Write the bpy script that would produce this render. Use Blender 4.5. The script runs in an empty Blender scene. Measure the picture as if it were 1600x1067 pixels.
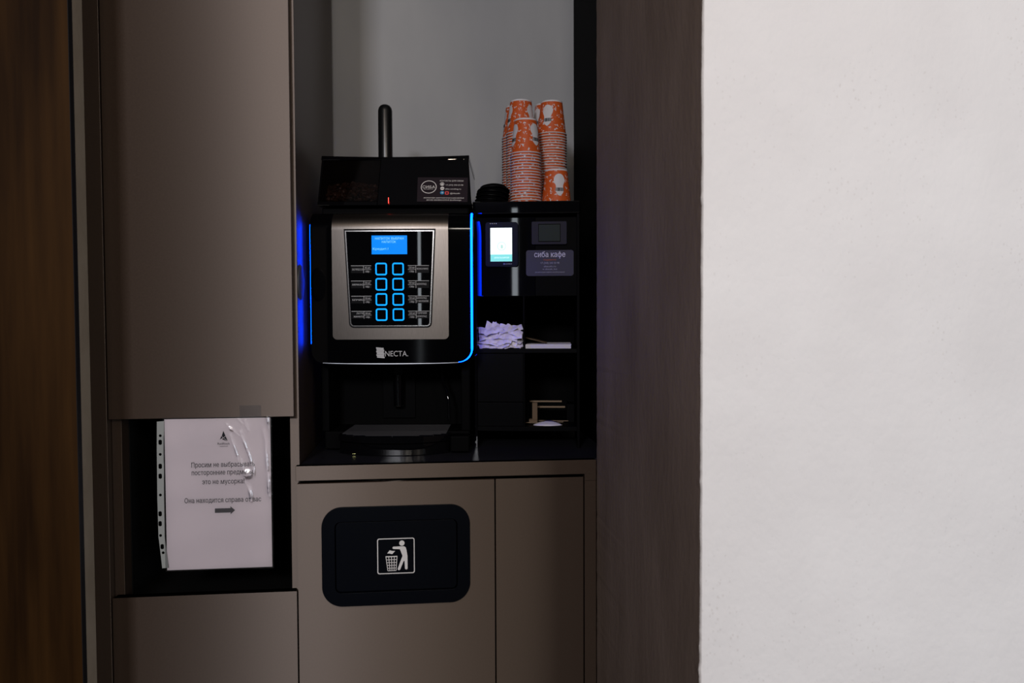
import bpy, bmesh, math, random
from mathutils import Vector, Matrix
from mathutils.geometry import delaunay_2d_cdt
import numpy as np
S = bpy.context.scene
COL = S.collection
random.seed(7)
R = math.radians

# ------------------------------------------------------------------ camera
cam_data = bpy.data.cameras.new('camera')
cam = bpy.data.objects.new('camera', cam_data)
COL.objects.link(cam)
yaw, pitch, roll = R(5.779), R(1.9735), R(-0.2432)
fw = Vector((math.sin(yaw) * math.cos(pitch), math.cos(yaw) * math.cos(pitch), -math.sin(pitch)))
r0 = Vector((math.cos(yaw), -math.sin(yaw), 0))
u0 = r0.cross(fw)
rt = r0 * math.cos(roll) + u0 * math.sin(roll)
up = -r0 * math.sin(roll) + u0 * math.cos(roll)
M = Matrix((rt, up, -fw)).transposed().to_4x4()
M.translation = Vector((0, -1.6808, 1.25))
cam.matrix_world = M
cam_data.sensor_width = 36.0
cam_data.lens = 28.0
cam_data.clip_start = 0.02
cam_data.dof.use_dof = True
cam_data.dof.focus_distance = 1.78
cam_data.dof.aperture_fstop = 5.0
S.camera = cam

# ------------------------------------------------------------------ light
S.view_settings.view_transform = 'Standard'
S.view_settings.look = 'None'
S.view_settings.gamma = 1.0
S.view_settings.use_curve_mapping = False
S.view_settings.exposure = 0.0
world = bpy.data.worlds.new('world')
S.world = world
world.use_nodes = True
world.node_tree.nodes['Background'].inputs[0].default_value = (0.9, 0.92, 1.0, 1)
world.node_tree.nodes['Background'].inputs[1].default_value = 0.012


def area(name, loc, target, w, h, radiance, color):
    d = bpy.data.lights.new(name, 'AREA')
    d.shape = 'RECTANGLE'
    d.size, d.size_y = w, h
    d.energy = radiance * math.pi * w * h
    d.color = color
    o = bpy.data.objects.new(name, d)
    COL.objects.link(o)
    o.location = loc
    o.rotation_euler = (Vector(target) - Vector(loc)).to_track_quat('-Z', 'Y').to_euler()
    return o


area('ceiling_lamp_left', (-0.86, -3.6, 2.30), (-0.2, 0.0, 1.2), 0.36, 0.36, 122.0, (0.95, 0.94, 1.0))
area('lobby_lamp', (-0.08, -4.4, 2.46), (0.0, 0.0, 1.2), 0.45, 0.34, 54.0, (1.0, 0.90, 0.80))
area('ceiling_lamp_right', (0.95, -3.4, 2.45), (0.3, 0.0, 1.2), 0.50, 0.50, 22.0, (1.0, 0.88, 0.76))
area('corridor_window', (2.0, -3.2, 1.05), (1.0, -0.6, 0.9), 0.8, 1.4, 8.5, (0.78, 0.88, 1.0))
for dx in (-0.66, -0.48, -0.30):
    area('downlight', (dx, -1.75, 2.58), (dx * 0.6, 0.0, 1.1), 0.06, 0.06, 115.0, (1.0, 0.80, 0.62))
area('door_gap_light', (-0.77, -4.3, 1.15), (-0.3, 0.0, 1.1), 0.045, 1.9, 5.0, (0.85, 0.93, 1.0))


# ------------------------------------------------------------------ materials
def mat(name, color, rough=0.5, spec=0.5, metal=0.0, emit=None, estr=0.0):
    m = bpy.data.materials.new(name)
    m.use_nodes = True
    b = m.node_tree.nodes['Principled BSDF']
    b.inputs['Base Color'].default_value = (*color, 1)
    b.inputs['Roughness'].default_value = rough
    b.inputs['Specular IOR Level'].default_value = spec
    b.inputs['Metallic'].default_value = metal
    if emit:
        b.inputs['Emission Color'].default_value = (*emit, 1)
        b.inputs['Emission Strength'].default_value = estr
    return m


def nodes(m):
    nt = m.node_tree
    return nt, nt.nodes['Principled BSDF']


def noise_tint(m, scale, c1, c2, stretch=(1, 1, 1), detail=4.0, lo=0.3, hi=0.7, bump=0.0, bscale=None, bdist=0.001):
    nt, b = nodes(m)
    tc = nt.nodes.new('ShaderNodeTexCoord')
    mp = nt.nodes.new('ShaderNodeMapping')
    mp.inputs['Scale'].default_value = stretch
    nt.links.new(tc.outputs['Object'], mp.inputs[0])
    n = nt.nodes.new('ShaderNodeTexNoise')
    n.inputs['Scale'].default_value = scale
    n.inputs['Detail'].default_value = detail
    nt.links.new(mp.outputs[0], n.inputs['Vector'])
    cr = nt.nodes.new('ShaderNodeValToRGB')
    cr.color_ramp.elements[0].position = lo
    cr.color_ramp.elements[1].position = hi
    cr.color_ramp.elements[0].color = (*c1, 1)
    cr.color_ramp.elements[1].color = (*c2, 1)
    nt.links.new(n.outputs['Fac'], cr.inputs[0])
    nt.links.new(cr.outputs[0], b.inputs['Base Color'])
    if bump:
        n2 = nt.nodes.new('ShaderNodeTexNoise')
        n2.inputs['Scale'].default_value = bscale or scale
        n2.inputs['Detail'].default_value = 6.0
        nt.links.new(mp.outputs[0], n2.inputs['Vector'])
        bp = nt.nodes.new('ShaderNodeBump')
        bp.inputs['Strength'].default_value = bump
        bp.inputs['Distance'].default_value = bdist
        nt.links.new(n2.outputs['Fac'], bp.inputs['Height'])
        nt.links.new(bp.outputs[0], b.inputs['Normal'])
    return m


LAM = noise_tint(mat('taupe laminate', (0.06, 0.045, 0.033), 0.50, 1.0), 260, (0.031, 0.0198, 0.0138), (0.038, 0.0250, 0.0178))


def brushed(m, aniso):
    """fine vertical grain: highlights stretch upwards along it"""
    nt, b = nodes(m)
    b.inputs['Anisotropic'].default_value = aniso
    b.inputs['Specular Tint'].default_value = (1.0, 0.85, 0.75, 1)
    c = nt.nodes.new('ShaderNodeCombineXYZ')
    c.inputs[2].default_value = 1.0
    nt.links.new(c.outputs[0], b.inputs['Tangent'])


brushed(LAM, 1.0)
DARKLAM = mat('dark laminate', (0.002, 0.002, 0.0025), 0.6, 0.02)
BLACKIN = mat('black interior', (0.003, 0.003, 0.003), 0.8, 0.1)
TOPLAM = mat('dark worktop', (0.012, 0.012, 0.016), 0.30, 0.22)
WHITEPL = noise_tint(mat('white plaster', (0.8, 0.78, 0.76), 0.85, 0.2), 5.0, (0.64, 0.614, 0.604), (0.70, 0.675, 0.664), bump=0.5, bscale=45, bdist=0.0025)
TAUPEPL = noise_tint(mat('taupe plaster', (0.25, 0.21, 0.19), 0.8, 0.2), 9.0, (0.145, 0.106, 0.084), (0.20, 0.150, 0.122), stretch=(1, 1, 0.35), bump=0.5, bscale=70, bdist=0.002)
LEFTPL = noise_tint(mat('pale taupe plaster', (0.4, 0.33, 0.28), 0.85, 0.1), 9.0, (0.32, 0.25, 0.18), (0.40, 0.32, 0.24), bump=0.5, bscale=70, bdist=0.002)
GREYPL = noise_tint(mat('grey back wall', (0.4, 0.4, 0.4), 0.7, 0.2), 3.0, (0.31, 0.318, 0.333), (0.37, 0.374, 0.384), stretch=(1.6, 1, 0.7), bump=0.15, bscale=60, bdist=0.001)


def pits(m, scale, depth, dark):
    """trowelled plaster: fine grain in the relief and scattered small pits"""
    nt, b = nodes(m)
    tc = nt.nodes.new('ShaderNodeTexCoord')
    mp = nt.nodes.new('ShaderNodeMapping')
    mp.inputs['Scale'].default_value = (1.0, 1.0, 0.6)
    nt.links.new(tc.outputs['Object'], mp.inputs[0])
    vo = nt.nodes.new('ShaderNodeTexVoronoi')
    vo.inputs['Scale'].default_value = scale
    nt.links.new(mp.outputs[0], vo.inputs['Vector'])
    no = nt.nodes.new('ShaderNodeTexNoise')
    no.inputs['Scale'].default_value = scale * 0.9
    no.inputs['Detail'].default_value = 8.0
    nt.links.new(mp.outputs[0], no.inputs['Vector'])
    big = nt.nodes.new('ShaderNodeTexNoise')
    big.inputs['Scale'].default_value = 11.0
    nt.links.new(mp.outputs[0], big.inputs['Vector'])
    th = nt.nodes.new('ShaderNodeMapRange')
    th.inputs['From Min'].default_value = 0.40
    th.inputs['From Max'].default_value = 0.75
    th.inputs['To Min'].default_value = 0.02
    th.inputs['To Max'].default_value = 0.20
    nt.links.new(big.outputs['Fac'], th.inputs['Value'])
    lt = nt.nodes.new('ShaderNodeMath'); lt.operation = 'LESS_THAN'
    nt.links.new(vo.outputs['Distance'], lt.inputs[0])
    nt.links.new(th.outputs[0], lt.inputs[1])
    mul = nt.nodes.new('ShaderNodeMath'); mul.operation = 'MULTIPLY_ADD'
    mul.inputs[1].default_value = -0.6
    nt.links.new(lt.outputs[0], mul.inputs[0])
    nt.links.new(no.outputs['Fac'], mul.inputs[2])
    bp = nt.nodes.new('ShaderNodeBump')
    bp.inputs['Strength'].default_value = 0.7
    bp.inputs['Distance'].default_value = depth
    nt.links.new(mul.outputs[0], bp.inputs['Height'])
    old = b.inputs['Normal'].links[0].from_socket
    nt.links.new(old, bp.inputs['Normal'])
    nt.links.new(bp.outputs[0], b.inputs['Normal'])
    col = b.inputs['Base Color'].links[0].from_socket
    mx = nt.nodes.new('ShaderNodeMixRGB'); mx.blend_type = 'MULTIPLY'
    mx.inputs[2].default_value = (*dark, 1)
    nt.links.new(lt.outputs[0], mx.inputs[0])
    nt.links.new(col, mx.inputs[1])
    nt.links.new(mx.outputs[0], b.inputs['Base Color'])


pits(WHITEPL, 170.0, 0.0011, (0.90, 0.885, 0.87))
pits(TAUPEPL, 170.0, 0.0008, (0.85, 0.85, 0.85))
CEIL = mat('ceiling paint', (0.30, 0.29, 0.28), 0.9, 0.1)
FLOOR = noise_tint(mat('dark floor', (0.05, 0.045, 0.04), 0.6, 0.3), 8.0, (0.04, 0.036, 0.032), (0.07, 0.06, 0.05))
WOOD = noise_tint(mat('dark wood', (0.04, 0.02, 0.008), 0.6, 0.06), 9.0, (0.011, 0.0042, 0.0009), (0.036, 0.0155, 0.0036), stretch=(3.2, 3.2, 0.22), detail=6, lo=0.32, hi=0.72)
BLACKRUB = mat('black edge', (0.004, 0.004, 0.005), 0.7, 0.2)
GLOSS = mat('gloss black', (0.0015, 0.0015, 0.002), 0.02, 0.5)
DOORBLACK = mat('door black', (0.0010, 0.0010, 0.0013), 0.08, 0.12)
LEDSIDE = mat('blue side light', (0.0, 0.0, 0.0), 0.4, 0.02, 0, (0.0, 0.030, 1.0), 30.0)
TUBEM = mat('black enamel tube', (0.004, 0.0045, 0.005), 0.30, 0.5)
GREYCAP = mat('grey cap', (0.06, 0.06, 0.065), 0.5, 0.2)
SATBLACK = mat('satin black', (0.0016, 0.0016, 0.002), 0.40, 0.03)
MATTBLACK = mat('matt black', (0.0012, 0.0012, 0.0014), 0.6, 0.03)
GRIDM = mat('grid enamel', (0.006, 0.006, 0.009), 0.42, 0.16)
SLATE = mat('slate flap', (0.0010, 0.0016, 0.0034), 0.36, 0.10)
SILVER = noise_tint(mat('brushed silver', (0.25, 0.22, 0.2), 0.33, 0.5, 1.0), 60, (0.105, 0.093, 0.084), (0.135, 0.120, 0.108), stretch=(40, 1, 1))
CHROME = mat('chrome', (0.45, 0.44, 0.43), 0.2, 0.5, 1.0)
INK = mat('black ink', (0.015, 0.015, 0.018), 0.8, 0.1)
GREYINK = mat('grey ink', (0.09, 0.085, 0.09), 0.8, 0.1)
PRINT = mat('white print', (0.62, 0.60, 0.59), 0.7, 0.2)
DIMPRINT = mat('grey print', (0.44, 0.44, 0.46), 0.7, 0.1)
PAPER = mat('paper', (0.66, 0.595, 0.615), 0.9, 0.15)
ORANGE = mat('orange print', (0.72, 0.10, 0.012), 0.55, 0.3)
CUPWHITE = mat('cup white', (0.56, 0.54, 0.56), 0.6, 0.2)
LED = mat('blue light strip', (0.01, 0.01, 0.02), 0.4, 0.3, 0, (0.0, 0.023, 1.0), 32.0)
LEDWHITE = mat('light guide', (0.6, 0.62, 0.66), 0.2, 0.6, 0, (0.75, 0.8, 1.0), 0.30)
RING = mat('button ring light', (0.0, 0.0, 0.0), 0.4, 0.02, 0, (0.004, 0.29, 0.95), 1.7)
LCD = mat('blue lcd', (0.0, 0.0, 0.0), 0.3, 0.03, 0, (0.0, 0.26, 1.0), 1.0)
LCDTXT = mat('lcd characters', (0.1, 0.2, 0.3), 0.3, 0.3, 0, (0.12, 0.62, 1.0), 1.0)
TSCREEN = mat('lit terminal screen', (0.1, 0.1, 0.1), 0.2, 0.3, 0, (0.86, 1.0, 0.99), 1.15)
TTEAL = mat('lit teal bar', (0.1, 0.1, 0.1), 0.2, 0.3, 0, (0.16, 0.72, 0.70), 1.0)
TICON = mat('lit pale green icon', (0.1, 0.1, 0.1), 0.2, 0.3, 0, (0.42, 0.72, 0.60), 1.0)
REDLED = mat('red indicator', (0.1, 0, 0), 0.3, 0.3, 0, (1.0, 0.03, 0.01), 3.0)
NAVY = mat('navy bezel', (0.002, 0.003, 0.012), 0.4, 0.03)
GREYBEZ = mat('violet grey bezel', (0.015, 0.014, 0.024), 0.5, 0.06)
GREENSCR = mat('unlit green grey screen', (0.010, 0.016, 0.015), 0.5, 0.08)
CARDBLACK = mat('black card', (0.019, 0.014, 0.018), 0.5, 0.1)
CARDSLATE = mat('slate card', (0.036, 0.034, 0.056), 0.55, 0.12)
ICONBLUE = mat('blue icon', (0.03, 0.22, 0.42), 0.6, 0.2)
ICONRED = mat('red icon', (0.60, 0.07, 0.07), 0.6, 0.2)
ORANGEDIM = mat('orange text', (0.30, 0.07, 0.03), 0.7, 0.2)
LABELBG = mat('label strip', (0.004, 0.004, 0.005), 0.4, 0.04)
BEANS = noise_tint(mat('coffee beans', (0.03, 0.012, 0.006), 0.4, 0.4), 40, (0.02, 0.008, 0.004), (0.07, 0.028, 0.014))
SACHET = noise_tint(mat('sachet paper', (0.6, 0.55, 0.62), 0.7, 0.2), 60, (0.50, 0.45, 0.50), (0.72, 0.68, 0.74))
NAPKIN = mat('napkin paper', (0.72, 0.69, 0.76), 0.9, 0.1)
KRAFT = mat('kraft paper', (0.13, 0.09, 0.06), 0.8, 0.1)
STICK = mat('stirrer wood', (0.22, 0.16, 0.11), 0.7, 0.1)


def film(name, tint, gloss, rough):
    m = bpy.data.materials.new(name)
    m.use_nodes = True
    nt = m.node_tree
    for n in list(nt.nodes):
        nt.nodes.remove(n)
    out = nt.nodes.new('ShaderNodeOutputMaterial')
    mix = nt.nodes.new('ShaderNodeMixShader')
    tr = nt.nodes.new('ShaderNodeBsdfTransparent')
    gl = nt.nodes.new('ShaderNodeBsdfGlossy')
    fr = nt.nodes.new('ShaderNodeFresnel')
    fr.inputs['IOR'].default_value = gloss
    tr.inputs[0].default_value = (*tint, 1)
    gl.inputs['Roughness'].default_value = rough
    nt.links.new(fr.outputs[0], mix.inputs[0])
    nt.links.new(tr.outputs[0], mix.inputs[1])
    nt.links.new(gl.outputs[0], mix.inputs[2])
    nt.links.new(mix.outputs[0], out.inputs[0])
    return m


FILM = film('clear plastic film', (0.97, 0.97, 0.98), 2.0, 0.20)
SMOKE = film('smoked plastic', (0.60, 0.56, 0.55), 1.5, 0.08)


def strip_film():
    m = film('milky punched strip', (0.75, 0.75, 0.75), 1.5, 0.2)
    nt = m.node_tree
    out = nt.nodes['Material Output']
    src = out.inputs[0].links[0].from_socket
    d = nt.nodes.new('ShaderNodeBsdfDiffuse')
    d.inputs[0].default_value = (0.32, 0.33, 0.32, 1)
    mx = nt.nodes.new('ShaderNodeMixShader')
    mx.inputs[0].default_value = 0.75
    nt.links.new(src, mx.inputs[1])
    nt.links.new(d.outputs[0], mx.inputs[2])
    nt.links.new(mx.outputs[0], out.inputs[0])
    return m


STRIPFILM = strip_film()


def cup_print():
    m = ORANGE
    nt, b = nodes(m)
    N = nt.nodes.new
    uv = N('ShaderNodeUVMap')
    mp = N('ShaderNodeMapping')
    mp.inputs['Scale'].default_value = (14.5, 5.6, 1)
    oi = N('ShaderNodeObjectInfo')
    mul = N('ShaderNodeMath'); mul.operation = 'MULTIPLY'; mul.inputs[1].default_value = 37.0
    cmb = N('ShaderNodeCombineXYZ')
    add = N('ShaderNodeVectorMath'); add.operation = 'ADD'
    nt.links.new(oi.outputs['Random'], mul.inputs[0])
    nt.links.new(mul.outputs[0], cmb.inputs[1])
    nt.links.new(uv.outputs[0], mp.inputs[0])
    nt.links.new(mp.outputs[0], add.inputs[0])
    nt.links.new(cmb.outputs[0], add.inputs[1])
    vo = N('ShaderNodeTexVoronoi'); vo.voronoi_dimensions = '2D'
    vo.inputs['Scale'].default_value = 1.0
    vo.inputs['Randomness'].default_value = 0.75
    no = N('ShaderNodeTexNoise'); no.noise_dimensions = '2D'
    no.inputs['Scale'].default_value = 3.4
    no.inputs['Detail'].default_value = 2.0
    nt.links.new(add.outputs[0], vo.inputs['Vector'])
    nt.links.new(add.outputs[0], no.inputs['Vector'])
    m1 = N('ShaderNodeMath'); m1.operation = 'MULTIPLY_ADD'
    m1.inputs[1].default_value = 1.5
    nt.links.new(no.outputs['Fac'], m1.inputs[0])
    nt.links.new(vo.outputs['Distance'], m1.inputs[2])
    lt = N('ShaderNodeMath'); lt.operation = 'LESS_THAN'; lt.inputs[1].default_value = 0.85
    nt.links.new(m1.outputs[0], lt.inputs[0])
    mx = N('ShaderNodeMixRGB')
    mx.inputs[1].default_value = (0.50, 0.080, 0.012, 1)
    mx.inputs[2].default_value = (0.56, 0.50, 0.51, 1)
    nt.links.new(lt.outputs[0], mx.inputs[0])
    nt.links.new(mx.outputs[0], b.inputs['Base Color'])


cup_print()


# ------------------------------------------------------------------ helpers
def link(name, bm, m, parent=None, smooth=False, bevel=0.0, seg=2):
    me = bpy.data.meshes.new(name)
    bmesh.ops.recalc_face_normals(bm, faces=bm.faces[:])
    bm.to_mesh(me)
    bm.free()
    for mm in (m if isinstance(m, (list, tuple)) else [m]):
        me.materials.append(mm)
    o = bpy.data.objects.new(name, me)
    COL.objects.link(o)
    if parent:
        o.parent = parent
    if smooth:
        for p in me.polygons:
            p.use_smooth = True
        try:
            me.set_sharp_from_angle(angle=R(40))
        except Exception:
            pass
    if bevel:
        md = o.modifiers.new('edge', 'BEVEL')
        md.width = bevel
        md.segments = seg
        md.limit_method = 'ANGLE'
        md.angle_limit = R(40)
    return o


def box(bm, x0, x1, y0, y1, z0, z1, mi=0):
    v = [bm.verts.new((x, y, z)) for x in (x0, x1) for y in (y0, y1) for z in (z0, z1)]
    for f in ((0, 1, 3, 2), (4, 6, 7, 5), (0, 4, 5, 1), (2, 3, 7, 6), (0, 2, 6, 4), (1, 5, 7, 3)):
        bm.faces.new([v[i] for i in f]).material_index = mi
    return v


def B(*boxes):
    bm = bmesh.new()
    for b in boxes:
        box(bm, *b)
    return bm


def rrect(cx, cz, w, h, r, n=8):
    pts = []
    for (sx, sz, a0) in ((1, 1, 0), (-1, 1, 90), (-1, -1, 180), (1, -1, 270)):
        for k in range(n + 1):
            a = R(a0 + 90 * k / n)
            pts.append((cx + sx * (w / 2 - r) + r * math.cos(a), cz + sz * (h / 2 - r) + r * math.sin(a)))
    return pts


def circ(cx, cz, rx, rz=None, n=28):
    rz = rz or rx
    return [(cx + rx * math.cos(2 * math.pi * k / n), cz + rz * math.sin(2 * math.pi * k / n)) for k in range(n)]


def plate(bm, loops, y0, y1):
    """filled XZ outline (even-odd holes) from y0 (front) to y1 (back)"""
    cu = bpy.data.curves.new('outline', 'CURVE')
    cu.dimensions = '2D'
    cu.fill_mode = 'BOTH'
    cu.extrude = abs(y1 - y0) / 2
    for lp in loops:
        sp = cu.splines.new('POLY')
        sp.points.add(len(lp) - 1)
        for i, (x, z) in enumerate(lp):
            sp.points[i].co = (x, z, 0, 1)
        sp.use_cyclic_u = True
    o = bpy.data.objects.new('outline', cu)
    COL.objects.link(o)
    me = bpy.data.meshes.new_from_object(o)
    bpy.data.objects.remove(o)
    bpy.data.curves.remove(cu)
    me.transform(Matrix.Translation((0, (y0 + y1) / 2, 0)) @ Matrix.Rotation(R(90), 4, 'X'))
    bm.from_mesh(me)
    bpy.data.meshes.remove(me)
    bmesh.ops.remove_doubles(bm, verts=bm.verts[:], dist=1e-6)


def P(loops, y0, y1):
    bm = bmesh.new()
    plate(bm, loops, y0, y1)
    return bm


def lathe(bm, prof, n=32, c=(0, 0, 0), mis=None, uvl=None):
    rings = []
    for (r, z) in prof:
        if r < 1e-6:
            rings.append([bm.verts.new((c[0], c[1], c[2] + z))])
        else:
            rings.append([bm.verts.new((c[0] + r * math.cos(2 * math.pi * k / n), c[1] + r * math.sin(2 * math.pi * k / n), c[2] + z)) for k in range(n)])
    for i in range(len(prof) - 1):
        a, b = rings[i], rings[i + 1]
        for k in range(n):
            k2 = (k + 1) % n
            if len(a) == 1 and len(b) == 1:
                continue
            if len(a) == 1:
                f = bm.faces.new((a[0], b[k], b[k2])); us = (k, k, k + 1); vs = (i, i + 1, i + 1)
            elif len(b) == 1:
                f = bm.faces.new((a[k], b[0], a[k2])); us = (k, k, k + 1); vs = (i, i + 1, i)
            else:
                f = bm.faces.new((a[k], b[k], b[k2], a[k2])); us = (k, k, k + 1, k + 1); vs = (i, i + 1, i + 1, i)
            if mis:
                f.material_index = mis[i]
            if uvl is not None:
                zs = [p[1] for p in prof]
                lo, hi = min(zs), max(zs)
                for lp, uu, vv in zip(f.loops, us, vs):
                    lp[uvl].uv = (uu / n, (prof[vv][1] - lo) / (hi - lo))


def tube(bm, pts, r, n=10, cap=True):
    pts = [Vector(p) for p in pts]
    rings = []
    prev = None
    for i, p in enumerate(pts):
        t = (pts[min(i + 1, len(pts) - 1)] - pts[max(i - 1, 0)]).normalized()
        if prev is None:
            s = t.orthogonal().normalized()
        else:
            s = (prev - t * prev.dot(t)).normalized()
        prev = s
        q = t.cross(s)
        rr = r[i] if isinstance(r, (list, tuple)) else r
        rings.append([bm.verts.new(p + (s * math.cos(2 * math.pi * k / n) + q * math.sin(2 * math.pi * k / n)) * rr) for k in range(n)])
    for a, b in zip(rings, rings[1:]):
        for k in range(n):
            bm.faces.new((a[k], a[(k + 1) % n], b[(k + 1) % n], b[k]))
    if cap:
        bm.faces.new(rings[0][::-1])
        bm.faces.new(rings[-1])


def glyphs(body, bold, shear, serif=False):
    """lettering as a flat mesh"""
    cu = bpy.data.curves.new('lettering', 'FONT')
    cu.body = body
    cu.size = 1.0
    cu.offset = bold
    cu.shear = shear
    o = bpy.data.objects.new('lettering', cu)
    COL.objects.link(o)
    bpy.context.view_layer.update()
    dg = bpy.context.evaluated_depsgraph_get()
    cv = o.evaluated_get(dg).to_curve(dg)
    loops = []
    for sp in cv.splines:
        bp = sp.bezier_points
        n = len(bp)
        pts = []
        for i in range(n):
            p, q = bp[i], bp[(i + 1) % n]
            c0, c1, c2, c3 = p.co, p.handle_right, q.handle_left, q.co
            straight = abs((c3 - c0).cross(c1 - c0).z) + abs((c3 - c0).cross(c2 - c0).z) < 1e-5
            for k in range(1 if straight else 4):
                t = k / 4
                pts.append((c0 * (1 - t) ** 3 + c1 * 3 * t * (1 - t) ** 2 + c2 * 3 * t * t * (1 - t) + c3 * t ** 3).to_2d())
        if len(pts) > 2:
            ar = sum(pts[i - 1].cross(pts[i]) for i in range(len(pts))) / 2
            if abs(ar) > 1e-7:
                loops.append((ar, pts))
    o.to_curve_clear()
    bpy.data.objects.remove(o)
    bpy.data.curves.remove(cu)
    me = bpy.data.meshes.new('lettering')
    if not loops:
        return me
    if serif:
        extra = []
        for ar, pts in loops:
            for i in range(len(pts)):
                p, q = pts[i - 1], pts[i]
                w = abs(q.x - p.x)
                if abs(q.y - p.y) < 0.004 and 0.03 < w < 0.13:
                    mid = (p.x + q.x) / 2
                    for lv, sg in ((0.0, 1), (0.53, -1), (0.70, -1), (0.73, -1), (-0.2, 1)):
                        if abs(p.y - lv) < 0.035:
                            y0, y1 = sorted((p.y, p.y + sg * 0.035))
                            extra.append((1, [Vector((mid - w / 2 - 0.055, y0)), Vector((mid + w / 2 + 0.055, y0)), Vector((mid + w / 2 + 0.055, y1)), Vector((mid - w / 2 - 0.055, y1))]))
                            break
        flip = 1 if max(loops, key=lambda l: abs(l[0]))[0] > 0 else -1
        loops += [(a_, pts[::flip]) for a_, pts in extra]
    co, ed = [], []
    for ar, pts in loops:
        base, n = len(co), len(pts)
        co.extend(pts)
        ed.extend((base + i, base + (i + 1) % n) for i in range(n))
    A = np.array([tuple(co[i]) for i, _ in ed])
    E = np.array([tuple(co[j]) for _, j in ed])
    vs, _, fs, _, _, _ = delaunay_2d_cdt(co, ed, [], 0, 1e-6)
    vv = np.array([tuple(p) for p in vs])
    T = np.array(fs)
    C = vv[T].mean(1)
    keep = []
    for k, (cx, cy) in enumerate(C):
        upw = (A[:, 1] <= cy) & (E[:, 1] > cy)
        dnw = (A[:, 1] > cy) & (E[:, 1] <= cy)
        cr = (E[:, 0] - A[:, 0]) * (cy - A[:, 1]) - (cx - A[:, 0]) * (E[:, 1] - A[:, 1])
        if int((upw & (cr > 0)).sum()) - int((dnw & (cr < 0)).sum()) != 0:
            keep.append(tuple(int(i) for i in T[k]))
    me.from_pydata([(p[0], p[1], 0) for p in vv], [], keep)
    return me


def text_into(bm, body, x, y, z, size=None, width=None, align='LEFT', bold=0.0, shear=0.0, serif=False):
    """lettering standing in the XZ plane, its baseline at z"""
    me = glyphs(body, bold, shear, serif)
    if not me.vertices:
        return
    xs = [v.co.x for v in me.vertices]
    x0, x1 = min(xs), max(xs)
    s = size if size else width / (x1 - x0)
    sx = width / (x1 - x0) if width else s
    ox = {'LEFT': 0, 'CENTER': (x1 - x0) * sx / 2, 'RIGHT': (x1 - x0) * sx}[align]
    me.transform(Matrix.Translation((x - ox, y, z)) @ Matrix.Rotation(R(90), 4, 'X') @ Matrix.Diagonal((sx, s, 1, 1)) @ Matrix.Translation((-x0, 0, 0)))
    bm.from_mesh(me)
    bpy.data.meshes.remove(me)


def hline(bm, x0, x1, z, t, y):
    v = [bm.verts.new(c) for c in ((x0, y, z - t / 2), (x1, y, z - t / 2), (x1, y, z + t / 2), (x0, y, z + t / 2))]
    bm.faces.new(v)


def quad(bm, x0, x1, z0, z1, y):
    v = [bm.verts.new(c) for c in ((x0, y, z0), (x1, y, z0), (x1, y, z1), (x0, y, z1))]
    bm.faces.new(v)


def poly(bm, pts, y):
    bm.faces.new([bm.verts.new((x, y, z)) for x, z in pts])


def stroke(bm, p, q, t, y):
    d = Vector((q[0] - p[0], q[1] - p[1])).normalized()
    n = Vector((-d.y, d.x)) * t / 2
    poly(bm, [(p[0] - n.x, p[1] - n.y), (q[0] - n.x, q[1] - n.y), (q[0] + n.x, q[1] + n.y), (p[0] + n.x, p[1] + n.y)], y)


def thing(name, label, cat, loc=(0, 0, 0), rz=0.0, group=None):
    o = bpy.data.objects.new(name, None)
    o.empty_display_size = 0.02
    COL.objects.link(o)
    o.location = loc
    o.rotation_euler = (0, 0, rz)
    return tag(o, label, cat, group)


def tag(o, label, cat, group=None):
    o['label'] = label
    o['category'] = cat
    if group:
        o['group'] = group
    return o


def struct(o):
    o['kind'] = 'structure'
    return o


def dup(root):
    c = root.copy()
    COL.objects.link(c)
    for ch in list(root.children):
        d = ch.copy()
        COL.objects.link(d)
        d.parent = c
        for g in ch.children:
            e = g.copy()
            COL.objects.link(e)
            e.parent = d
    return c


# ------------------------------------------------------------------ setting
XR = 0.3523          # plane of the right reveal
XLW = -0.6858        # plane of the left reveal
struct(link('floor', B((-2.5, 2.6, -5.0, 0.9, -0.05, 0.0)), FLOOR))
struct(link('ceiling', B((-2.5, 2.6, -1.2, 0.9, 2.62, 2.7)), CEIL))
struct(link('wall_back', B((-2.4, 2.4, 0.70, 0.80, 0.0, 2.62)), GREYPL))


def plaster_corner():
    bm = bmesh.new()
    n = 260
    z0, z1 = 0.0, 2.62
    yf, xl = -0.6685, XR
    rows = []
    rnd = random.Random(3)
    j = 0.0
    for i in range(n + 1):
        z = z0 + (z1 - z0) * i / n
        j = 0.72 * j + rnd.uniform(-0.0006, 0.0006)
        k = j + (rnd.uniform(0.0008, 0.0022) if rnd.random() < 0.03 else 0)
        j2 = rnd.uniform(-0.0004, 0.0004)
        rows.append([bm.verts.new(c) for c in (
            (xl + j2 + 0.002, 0.0 + 0.0, z), (xl + j2, -0.003, z), (xl + 0.0004, -0.3, z), (xl, yf + 0.02, z), (xl - k * 0.6, yf + 0.0035, z), (xl - k * 0.3 + 0.0016, yf + 0.0006, z),
            (xl + 0.006, yf, z), (xl + 0.5, yf, z), (2.4, yf, z), (2.4, 0.0, z))])
    for a, b in zip(rows, rows[1:]):
        for q in range(10):
            q2 = (q + 1) % 10
            f = bm.faces.new((a[q], a[q2], b[q2], b[q]))
            f.material_index = 0 if q in (4, 5, 6, 7, 8) else 1
    bm.faces.new(rows[0])
    bm.faces.new(rows[-1][::-1])
    return bm


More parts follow.
